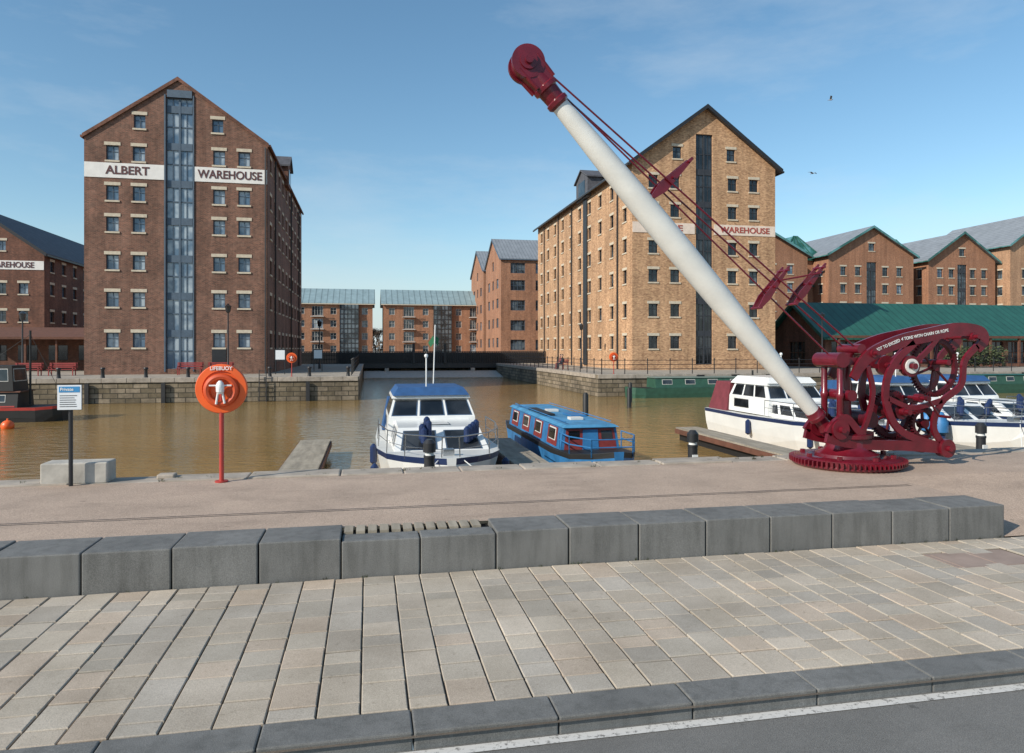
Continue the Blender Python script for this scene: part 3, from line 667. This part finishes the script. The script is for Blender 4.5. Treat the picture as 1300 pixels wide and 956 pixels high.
mb.box(-.6,-.3,5,7.5,1.391,1.46,2); mb.box(.1,.6,4.6,5.6,1.391,1.44,0)
mb.obj('hull_and_cabin',e,['bluepaint','boatred','rubber','blueroof','glassd','offwhite'],local=True,bevel=.02)
r=MB()
for (a,c) in (((-.9,1.3),(-.9,2.3)),((.9,1.3),(.9,2.3)),((-.55,.5),(-.9,1.3)),((.55,.5),(.9,1.3)),((-.55,.5),(.55,.5))):
    for h in (1.0,1.2): r.cyl((a[0],a[1],h),(c[0],c[1],h),.018,n=6)
    r.cyl((a[0],a[1],.75),(a[0],a[1],1.2),.018,n=6); r.cyl((c[0],c[1],.75),(c[0],c[1],1.2),.018,n=6)
for s_ in (-.66,.66): r.cyl((s_,2.5,1.46),(s_,9.4,1.46),.015,n=6)
r.obj('rails',e,['bluepaint'],local=True)
def narrowboat(x,y,L,rot,col,roof,stripe,wh=False):
    e=grp('narrowboat',(x,y,WZ),rot); mb=MB()
    hull(mb,[(0,.08,1.05,.04,.3),(.6,.5,.9,.3,-.1),(1.5,.95,.75,.75,-.2),(L-1,.98,.7,.9,-.2),(L-.3,.85,.75,.7,-.1),(L,.55,.78,.4,0)],(0,1,2))
    f=tb(mb,2.6,L-1.8,.88,.7,2.65,L-1.8,.76,1.42,0); tb(mb,2.5,L-1.7,.84,1.421,2.55,L-1.7,.74,1.48,3)
    for s_ in ('r','l'):
        n=int((L-4.4)/1.6)
        for j in range(n):
            a=(j+.3)/n; panel(mb,f[s_],a,a+.4/n,.4,.8,4,.02,5)
        panel(mb,f[s_],.01,.99,.03,.12,1,.01)
    panel(mb,f['f'],.2,.8,.05,.9,1,.01)
    for j in range(3): mb.box(-.15,.15,3.5+j*2.8,4+j*2.8,1.481,1.6,2)
    mb.cyl((.3,5,1.48),(.3,5,1.9),.07,n=8,m=2)
    if wh:
        w_=tb(mb,L-4.2,L-2,.8,1.49,L-4.1,L-2.1,.7,2.7,0); panel(mb,w_['r'],.1,.9,.4,.85,4,.02,5); panel(mb,w_['b'],.1,.9,.4,.85,4,.02,5)
        mb.cyl((0,L-1.6,.8),(0,L-1.6,4.4),.05,n=6,m=2); mb.cyl((0,L-1.6,4.2),(0,L-5,1.6),.012,n=4,m=2); mb.cyl((0,L-1.6,4.2),(0,L,.8),.012,n=4,m=2)
    mb.obj('hull_and_cabin',e,[col,stripe,'rubber',roof,'glassd','whiteframe'],local=True)
narrowboat(33.2,48.2,15,math.pi/2,'greenboat','greenboatroof','greenboat')
narrowboat(61.5,48.0,16,math.pi/2,'greenboat','greenroof','greenboat')
narrowboat(-30.1,38.6,15.5,-math.pi/2,'rubber','brownwood','redpost',True)
e=grp('marker_buoy',(-15.5,34.8,WZ)); mb=MB(); mb.ball((0,0,.12),.26,8); mb.cyl((0,0,.3),(0,0,.45),.04,n=6); mb.obj('buoy_float',e,['orange'],local=True,smooth=True)
# ---------------------------------------------------------------- crane
cr=grp('dockside_crane',(7.68,10.3,0))
def spl(pts,n=6):
    P=[Vector(p) for p in pts]; P=[P[0]*2-P[1]]+P+[P[-1]*2-P[-2]]; out=[]
    for i in range(1,len(P)-2):
        for k in range(n):
            t=k/n; a,b2,c,d=P[i-1],P[i],P[i+1],P[i+2]
            out.append(.5*((2*b2)+(c-a)*t+(2*a-5*b2+4*c-d)*t*t+(3*b2-a-3*c+d)*t**3))
    out.append(P[-2]); return out
def bar(mb,pts,y,w,t,m=0,wf=None):
    C=spl([(p[0],p[1]) for p in pts]); N=len(C); k=len(mb.v)
    for i,p in enumerate(C):
        d=(C[min(N-1,i+1)]-C[max(0,i-1)]).normalized(); n=Vector((-d.y,d.x)); ww=w*(wf(i/(N-1)) if wf else 1)/2
        a=p+n*ww; b2=p-n*ww
        mb.v+=[(a.x,y-t/2,a.y),(b2.x,y-t/2,b2.y),(b2.x,y+t/2,b2.y),(a.x,y+t/2,a.y)]
    for i in range(N-1):
        q=k+4*i
        for j in range(4): mb.f.append((q+j,q+(j+1)%4,q+4+(j+1)%4,q+4+j)); mb.m.append(m)
    mb.f.append((k,k+3,k+2,k+1)); mb.m.append(m); q=k+4*(N-1); mb.f.append((q,q+1,q+2,q+3)); mb.m.append(m)
def wheel(mb,cx,cz,y,r,w,rim,spokes,teeth=0,m=0,hub=.08):
    n=48; k=len(mb.v)
    for i in range(n):
        a=2*math.pi*i/n; c,s_=math.cos(a),math.sin(a)
        for rr,yy in ((r,y-w/2),(r,y+w/2),(r-rim,y+w/2),(r-rim,y-w/2)): mb.v.append((cx+c*rr,yy,cz+s_*rr))
    for i in range(n):
        j=(i+1)%n
        for q in range(4): mb.f.append((k+i*4+q,k+i*4+(q+1)%4,k+j*4+(q+1)%4,k+j*4+q)); mb.m.append(m)
    for i in range(spokes):
        a=2*math.pi*(i+.3)/spokes; mb.cyl((cx+math.cos(a)*hub*.7,y,cz+math.sin(a)*hub*.7),(cx+math.cos(a)*(r-rim*.6),y,cz+math.sin(a)*(r-rim*.6)),.026,.02,n=8,m=m)
    mb.cyl((cx,y-w*.8,cz),(cx,y+w*.8,cz),hub,n=16,m=m)
    for i in range(teeth):
        a=2*math.pi*i/teeth; c,s_=math.cos(a),math.sin(a); t=math.pi*r/teeth*.5; h=.035
        p=[]
        for yy in (y-w/2,y+w/2):
            p+=[(cx+c*(r-.003)-s_*t,yy,cz+s_*(r-.003)+c*t),(cx+c*(r-.003)+s_*t,yy,cz+s_*(r-.003)-c*t),(cx+c*(r+h)+s_*t*.5,yy,cz+s_*(r+h)-c*t*.5),(cx+c*(r+h)-s_*t*.5,yy,cz+s_*(r+h)+c*t*.5)]
        mb.hexa(p,m)
mb=MB()
mb.lathe((0,0,0),(0,0,1),[(0,.80),(.03,.84),(.055,.84),(.06,.81),(.14,.81),(.16,.78),(.165,.58),(.10,.54)],72)
for i in range(72):
    a=2*math.pi*i/72; c,s_=math.cos(a),math.sin(a); t=.018
    ra,rb_=.80,.885
    mb.hexa([(c*ra-s_*t,s_*ra+c*t,.058),(c*ra+s_*t,s_*ra-c*t,.058),(c*rb_+s_*t*.6,s_*rb_-c*t*.6,.058),(c*rb_-s_*t*.6,s_*rb_+c*t*.6,.058),(c*ra-s_*t,s_*ra+c*t,.135),(c*ra+s_*t,s_*ra-c*t,.135),(c*rb_+s_*t*.6,s_*rb_-c*t*.6,.135),(c*rb_-s_*t*.6,s_*rb_+c*t*.6,.135)])
mb.lathe((0,0,.10),(0,0,1),[(0,.5),(.1,.48),(.16,.36),(.22,.32),(.34,.32),(.36,.38),(.42,.38),(.44,.25)],32)
for i in range(8):
    a=2*math.pi*i/8; mb.cyl((math.cos(a)*.68,math.sin(a)*.68,.15),(math.cos(a)*.68,math.sin(a)*.68,.21),.045,n=6)
mb.obj('gear_ring_base',cr,['maroon'],local=True,smooth=True)
SX=.93
mb=MB()
for y in (-.28,.28):
    bar(mb,[(-.62,.50),(-.3,.42),(.2,.36),(.9,.33),(1.7,.26)],y,.16,.07,0)
    bar(mb,[(-.6,.55),(-.45,.72),(-.25,.80),(-.05,.62),(.1,.5)],y,.12,.07,0)
    bar(mb,[(-.1,1.42),(.03,1.62),(.28,1.83),(.82,2.02),(1.35,2.12),(1.96,2.22),(2.44,2.18),(2.54,2.04),(2.40,1.90)],y,.15,.05,0,lambda t:1+.5*math.sin(t*3.1))
    bar(mb,[(1.10,2.0),(.76,1.72),(.56,1.40),(.56,.98),(.86,.55),(1.73,.27)],y,.12,.05,0)
    bar(mb,[(2.40,1.95),(2.14,1.70),(2.06,1.30),(1.66,1.02),(1.50,.62),(1.73,.27)],y,.10,.05,0)
    bar(mb,[(.08,.55),(.22,.9),(.28,1.25),(.18,1.62)],y,.08,.05,0)
    bar(mb,[(.58,1.10),(1.0,.95),(1.35,.98),(1.66,1.05)],y,.08,.05,0)
    mb.cyl((1.73,y-.08,.27),(1.73,y+.08,.27),.15,n=20); mb.cyl((-.38,y-.07,.62),(-.38,y+.07,.62),.16,n=20)
    mb.cyl((1.01,y-.05,1.62),(1.01,y+.05,1.62),.17,n=24)
    bar(mb,[(.62,1.62),(1.0,1.62),(1.35,1.85),(1.6,2.1)],y,.08,.045,0)
    for (px,pz) in ((.28,1.83),(2.3,2.1),(.9,.88),(1.2,1.1)): mb.cyl((px,y-.06,pz),(px,y+.06,pz),.07,n=14)
for (px,pz,r_) in ((1.73,.27,.045),(-.38,.62,.05),(1.01,1.62,.05),(.28,1.83,.035),(2.3,2.1,.035),(.9,.88,.045),(1.68,1.68,.045),(1.2,1.1,.03)): mb.cyl((px,-.42,pz),(px,.42,pz),r_,n=12)
mb.obj('side_frames',cr,['maroon'],local=True,smooth=True).scale.x=SX
mb=MB()
for (px,py,r_) in ((-.05,0,.115),(-.27,-.2,.055),(-.27,.2,.055)):
    mb.lathe((px,py,.5),(0,0,1),[(0,r_*1.5),(.08,r_*1.5),(.1,r_),(.6,r_*.92),(.62,r_*1.15),(.68,r_*1.15),(.7,r_*.9),(1.2,r_*.85),(1.22,r_*1.3),(1.32,r_*1.3),(1.34,r_*.8)],18)
mb.box(-.40,.10,-.24,.24,1.64,1.76); mb.cyl((-.3,-.32,1.72),(-.3,.32,1.72),.12,n=20); mb.cyl((.08,-.26,1.9),(.08,.26,1.9),.08,n=18)
mb.box(-.2,.35,-.2,.2,.45,.56); mb.cyl((-.12,-.3,1.15),(-.12,.3,1.15),.09,n=14)
mb.obj('column',cr,['maroon'],local=True,smooth=True)
mb=MB()
wheel(mb,1.70,1.60,-.08,.47,.08,.06,6,56,0,.07)
wheel(mb,.95,.80,.1,.38,.10,.07,6,48); wheel(mb,1.45,.66,-.10,.24,.08,.05,5,30)
mb.cyl((.9,-.24,.88),(.9,.24,.88),.13,n=20); mb.cyl((.32,-.22,.75),(.32,.22,.75),.13,n=18)
mb.cyl((1.2,-.44,1.1),(1.2,-.5,1.1),.045,n=10); mb.cyl((1.2,-.48,1.1),(1.42,-.48,.82),.02,n=8); mb.cyl((1.42,-.48,.82),(1.42,-.7,.82),.022,n=8)
mb.obj('gear_wheels',cr,['maroond'],local=True,smooth=True).scale.x=SX
mb=MB(); mb.lathe((1.01*SX,-.33,1.62),(0,-1,0),[(0,.12),(.02,.12),(.021,.075),(.001,.07)],24); mb.obj('hub_ring',cr,['cream'],local=True)
for t_,px,pz,ry,wd_ in (('NOT TO EXCEED',.55,1.955,-.36,.48),('4 TONS WITH CHAIN OR ROPE',1.30,2.13,-.17,.9)):
    text('lettering',t_,(px*SX,-.312,pz),.07,'white',cr,local=True,ext=.001,width=wd_,rot=(math.pi/2,ry,0))
Fp=Vector((-.38,0,.62)); Hp=Vector((-5.38,0,6.13)); d=(Hp-Fp).normalized()
mb=MB(); mb.lathe(Fp,d,[(.38,.115),(.9,.135),(1.7,.165),(2.8,.195),(3.8,.207),(4.8,.198),(5.8,.17),(6.70,.132)],40); mb.obj('jib_tube',cr,['cream'],local=True,smooth=True)
mb=MB(); mb.lathe(Fp,d,[(0,.13),(.08,.10),(.2,.10),(.22,.145),(.28,.145),(.30,.13),(.379,.125)],28)
mb.lathe(Fp,d,[(6.66,.14),(6.70,.175),(6.76,.175),(6.78,.15),(6.95,.16),(6.97,.20),(7.03,.20),(7.05,.17),(7.22,.16)],28)
n_=Vector((-d.z,0,d.x))
for y in (-.13,.13):
    mb.cyl((Hp.x,y-.03,Hp.z),(Hp.x,y+.03,Hp.z),.25,n=36)
    mb.cyl((Hp.x,y-.06,Hp.z),(Hp.x,y+.06,Hp.z),.13,n=24)
mb.cyl((Hp.x,-.09,Hp.z),(Hp.x,.09,Hp.z),.215,n=32); mb.cyl((Hp.x,-.24,Hp.z),(Hp.x,.24,Hp.z),.06,n=16)
for s_ in (-1,1):
    a=Fp+d*7.05; p1=a+n_*.16*s_; p2=Hp+n_*.2*s_*.9
    for y in (-.13,.13): mb.cyl((p1.x,y,p1.z),(p2.x,y,p2.z),.035,n=8)
mb.hexa([tuple(Fp+d*7.0+n_*sx*.14+Vector((0,sy*.15,0))) for sx,sy in ((-1,-1),(1,-1),(1,1),(-1,1))]+[tuple(Hp-d*.05+n_*sx*.19+Vector((0,sy*.15,0))) for sx,sy in ((-1,-1),(1,-1),(1,1),(-1,1))])
mb.obj('jib_head_and_foot',cr,['maroon'],local=True,smooth=True)
mb=MB()
T=Vector((.08,0,1.9))
for y in (-.12,.12):
    mb.cyl(Hp+Vector((.1,y,.02)),T+Vector((0,y*1.2,0)),.015,n=8)
mb.cyl(Hp+d*-.3+n_*-.1,Vector((-.3,0,1.78)),.014,n=8)
def strut(p,q,w):
    p=Vector(p);q=Vector(q)
    for y in (-.09,.09):
        bar(mb,[(p.x,p.z),((p.x+q.x)/2,(p.z+q.z)/2),(q.x,q.z)],y,w,.025,0,lambda t:1.25-1.0*t if t>.25 else .4+2.4*t)
    for t in (0,.5,.9):
        m_=p+(q-p)*t; mb.cyl((m_.x,-.15,m_.z),(m_.x,.15,m_.z),.022,n=8)
strut((-3.42,0,4.22),(-2.76,0,4.86),.17); strut((-1.62,0,2.55),(-1.1,0,3.22),.12); strut((-1.0,0,2.62),(-.45,0,3.28),.12)
for y in (-.12,.12): mb.cyl((-1.3,y,2.98),(-.55,y,3.12),.013,n=6)
mb.obj('tie_rods',cr,['maroon'],local=True)
# ---------------------------------------------------------------- people
def person(x,y,rot,cl):
    e=grp('seated_person',(x,y,0),rot)
    J={'pel':(0,0,.52,.15),'w':(0,.02,.72,.14),'ch':(0,.02,.95,.16),'nk':(0,0,1.10,.06),'nt':(0,-.02,1.16,.055),
       'sl':(-.18,.01,1.02,.065),'sr':(.18,.01,1.02,.065),'el':(-.24,-.06,.78,.05),'er':(.24,-.06,.78,.05),'hl':(-.12,-.28,.66,.035),'hr':(.12,-.28,.66,.035),
       'pl':(-.1,-.03,.52,.09),'pr':(.1,-.03,.52,.09),'kl':(-.13,-.42,.54,.07),'kr':(.12,-.42,.54,.07),'al':(-.12,-.44,.1,.045),'ar':(.13,-.40,.1,.045),'tl':(-.12,-.60,.05,.035),'tr':(.14,-.56,.05,.035)}
    E=[('pel','w'),('w','ch'),('ch','nk'),('nk','nt'),('ch','sl'),('ch','sr'),('sl','el'),('sr','er'),('el','hl'),('er','hr'),('pel','pl'),('pel','pr'),('pl','kl'),('pr','kr'),('kl','al'),('kr','ar'),('al','tl'),('ar','tr')]
    ks=list(J); me=bpy.data.meshes.new('body'); me.from_pydata([J[q][:3] for q in ks],[(ks.index(a),ks.index(b2)) for a,b2 in E],[])
    o=bpy.data.objects.new('body',me); sc.collection.objects.link(o); o.parent=e; me.materials.append(M[cl])
    o.modifiers.new('skin','SKIN')
    for i,q in enumerate(ks):
        sv=me.skin_vertices[0].data[i]; sv.radius=(J[q][3],J[q][3]); sv.use_root=(q=='pel')
    o.modifiers.new('sub','SUBSURF').levels=1
    h=MB(); h.ball((0,-.03,1.28),.1,8,0,.85,1.2); h.ball((0,.0,1.32),.108,8,1,.86,1.0); h.cyl((0,-.115,1.28),(0,-.145,1.26),.018,n=6,m=0)
    for s_ in (-1,1):
        h.ball((s_*.035,-.105,1.30),.012,4,1); h.ball((s_*.088,-.02,1.28),.02,4,0); h.ball((s_*.12,-.31,.655),.045,5,0)
    h.obj('head_and_hands',e,['skin','hair'],smooth=True,local=True)
person(17.65,63.6,-math.pi/2,'clothA'); person(17.65,64.3,-math.pi/2,'clothB')
# ---------------------------------------------------------------- birds
def gull(x,y,z,rot,f=.25,s=1.5):
    e=grp('flying_gull',(x,y,z),rot); e.scale=(s,s,s); mb=MB(); mb.lathe((0,-.28,0),(0,1,0),[(0,.01),(.06,.04),(.2,.075),(.38,.06),(.52,.02),(.6,.05)],10)
    for s_ in (-1,1):
        mb.hexa([(0,-.12,.02),(s_*.4,-.18,.02+f),(s_*.4,.05,.02+f),(0,.12,.02),(0,-.12,.05),(s_*.4,-.18,.05+f),(s_*.4,.05,.05+f),(0,.12,.05)])
        mb.hexa([(s_*.4,-.18,.02+f),(s_*.85,.02,-.02+f*.9),(s_*.86,.06,-.02+f*.9),(s_*.4,.05,.02+f),(s_*.4,-.18,.05+f),(s_*.85,.02,-.01+f*.9),(s_*.86,.06,-.01+f*.9),(s_*.4,.05,.05+f)])
    mb.obj('bird_body',e,['gull'],local=True)
gull(51.1,71.3,30,1.0,.3,.9); gull(49.1,71.7,21.7,.3,.08,.9)
# ---------------------------------------------------------------- vegetation
def leaves(mb,c,rx,ry,rz,n,s,m=1):
    for _ in range(n):
        while True:
            p=Vector((R()*2-1,R()*2-1,R()*2-1))
            if .2<p.length<1: break
        q=Vector((c[0]+p.x*rx,c[1]+p.y*ry,c[2]+p.z*rz)); a=Vector((R()-.5,R()-.5,R()-.5)).normalized(); b2=a.orthogonal().normalized(); k=s*(.6+.8*R())
        mb.poly([q-a*k,q+b2*k*.5,q+a*k,q-b2*k*.5],m)
def tree(x,y,h,dens):
    e=grp('bare_tree',(x,y,0)); mb=MB()
    def br(p,dv,L,r,lv):
        q=p+dv*L; mb.cyl(p,q,r,r*.65,n=6,m=0,caps=False)
        if lv==0: leaves(mb,q,.5,.5,.5,dens,.06,0); return
        for i in range(4):
            nd=(dv+Vector((R()-.5,R()-.5,R()*.5))*1.3).normalized(); br(q,nd,L*.72,r*.6,lv-1)
    br(Vector((0,0,0)),UP,h*.3,h*.02,4); mb.obj('trunk_and_crown',e,['twig','leaf'],local=True)
tree(1.6,165,7.5,6); tree(2.6,172,7,6); tree(.6,175,8,6)
e=grp('hedge',(60,61,0)); mb=MB()
for i in range(7): leaves(mb,(-3+i*1.0,0,1.1+.2*R()),.9,.8,1.1,500,.12,0)
mb.obj('hedge_foliage',e,['leaf'],local=True)
e=grp('distant_trees',(0,600,0)); mb=MB()
for i in range(60): leaves(mb,(-300+i*12+R()*5,600+R()*20,3),9,6,5+3*R(),120,1.6,0)
mb.obj('treeline_foliage',e,['twig'])
# small weeds and litter in the joints along the block wall and the quay edge
e=grp('weeds',(0,7.5,0)); mb=MB()
for i in range(46):
    x=-9+R()*18; z=-.365; y=7.185-R()*.02
    for _ in range(int(4+R()*8)):
        dx=(R()-.5)*.05; hh=.012+R()*.03; mb.poly([(x+dx,y,z),(x+dx+.006,y,z),(x+dx+(R()-.5)*.04,y-R()*.03,z+hh)])
for i in range(60):
    x=-9+R()*20; y=10.9+R()*.4; z=.004
    for _ in range(int(4+R()*8)):
        dx=(R()-.5)*.08; hh=.02+R()*.04; mb.poly([(x+dx,y,z),(x+dx+.008,y,z),(x+dx+(R()-.5)*.05,y-R()*.03,z+hh)])
mb.obj('weed_blades',e,['leaf'])
# ---------------------------------------------------------------- light, world, camera
S=Vector((-.78,-.38,.52)).normalized()
sl=bpy.data.lights.new('sun','SUN'); sl.energy=5.0; sl.angle=math.radians(.5); sl.color=(1,.925,.81)
so=bpy.data.objects.new('sun',sl); so.rotation_euler=S.to_track_quat('Z','Y').to_euler(); so.location=(-20,-20,30); sc.collection.objects.link(so)
w=bpy.data.worlds.new('World'); sc.world=w; w.use_nodes=True; nt=w.node_tree
bg=nt.nodes['Background']; sk=nt.nodes.new('ShaderNodeTexSky'); sk.sky_type='NISHITA'; sk.sun_disc=False
sk.sun_elevation=math.asin(S.z); sk.sun_rotation=math.atan2(S.x,S.y)%(2*math.pi); sk.air_density=1.1; sk.dust_density=.3; sk.ozone_density=2.5
hs=nt.nodes.new('ShaderNodeHueSaturation'); hs.inputs['Hue'].default_value=.49; hs.inputs['Saturation'].default_value=1.1; hs.inputs['Value'].default_value=1.15
nt.links.new(sk.outputs[0],hs.inputs['Color'])
tc=nt.nodes.new('ShaderNodeTexCoord')
sx=nt.nodes.new('ShaderNodeSeparateXYZ'); nt.links.new(tc.outputs['Generated'],sx.inputs[0])
hz=_ramp(nt,sx.outputs[2],[(0,(.75,)*3),(.16,(0,0,0))])
hc=nt.nodes.new('ShaderNodeRGB'); hc.outputs[0].default_value=(3.7,4.9,5.9,1)
base=_mix(nt,hs.outputs[0],hc.outputs[0],hz)
mp=nt.nodes.new('ShaderNodeMapping'); mp.inputs['Scale'].default_value=(1.2,1.6,4.5); mp.inputs['Rotation'].default_value=(0,.35,.3)
nt.links.new(tc.outputs['Generated'],mp.inputs['Vector'])
nz=_noise(nt,mp.outputs[0],1.7,10,.62); cl=_ramp(nt,nz,[(.47,(0,0,0)),(.80,(.42,.42,.42))])
rgb=nt.nodes.new('ShaderNodeRGB'); rgb.outputs[0].default_value=(5.4,6.0,6.5,1)
mx=_mix(nt,base,rgb.outputs[0],cl); nt.links.new(mx,bg.inputs['Color']); bg.inputs['Strength'].default_value=.13
cam=bpy.data.cameras.new('camera'); co=bpy.data.objects.new('camera',cam); co.location=(0,0,1.9); co.rotation_euler=(math.radians(90),0,math.radians(-11.43))
cam.sensor_width=36; cam.lens=24.92; cam.shift_y=-.027; cam.clip_end=6000; cam.clip_start=.05; sc.collection.objects.link(co); sc.camera=co
sc.view_settings.view_transform='Standard'; sc.view_settings.look='None'; sc.view_settings.exposure=0
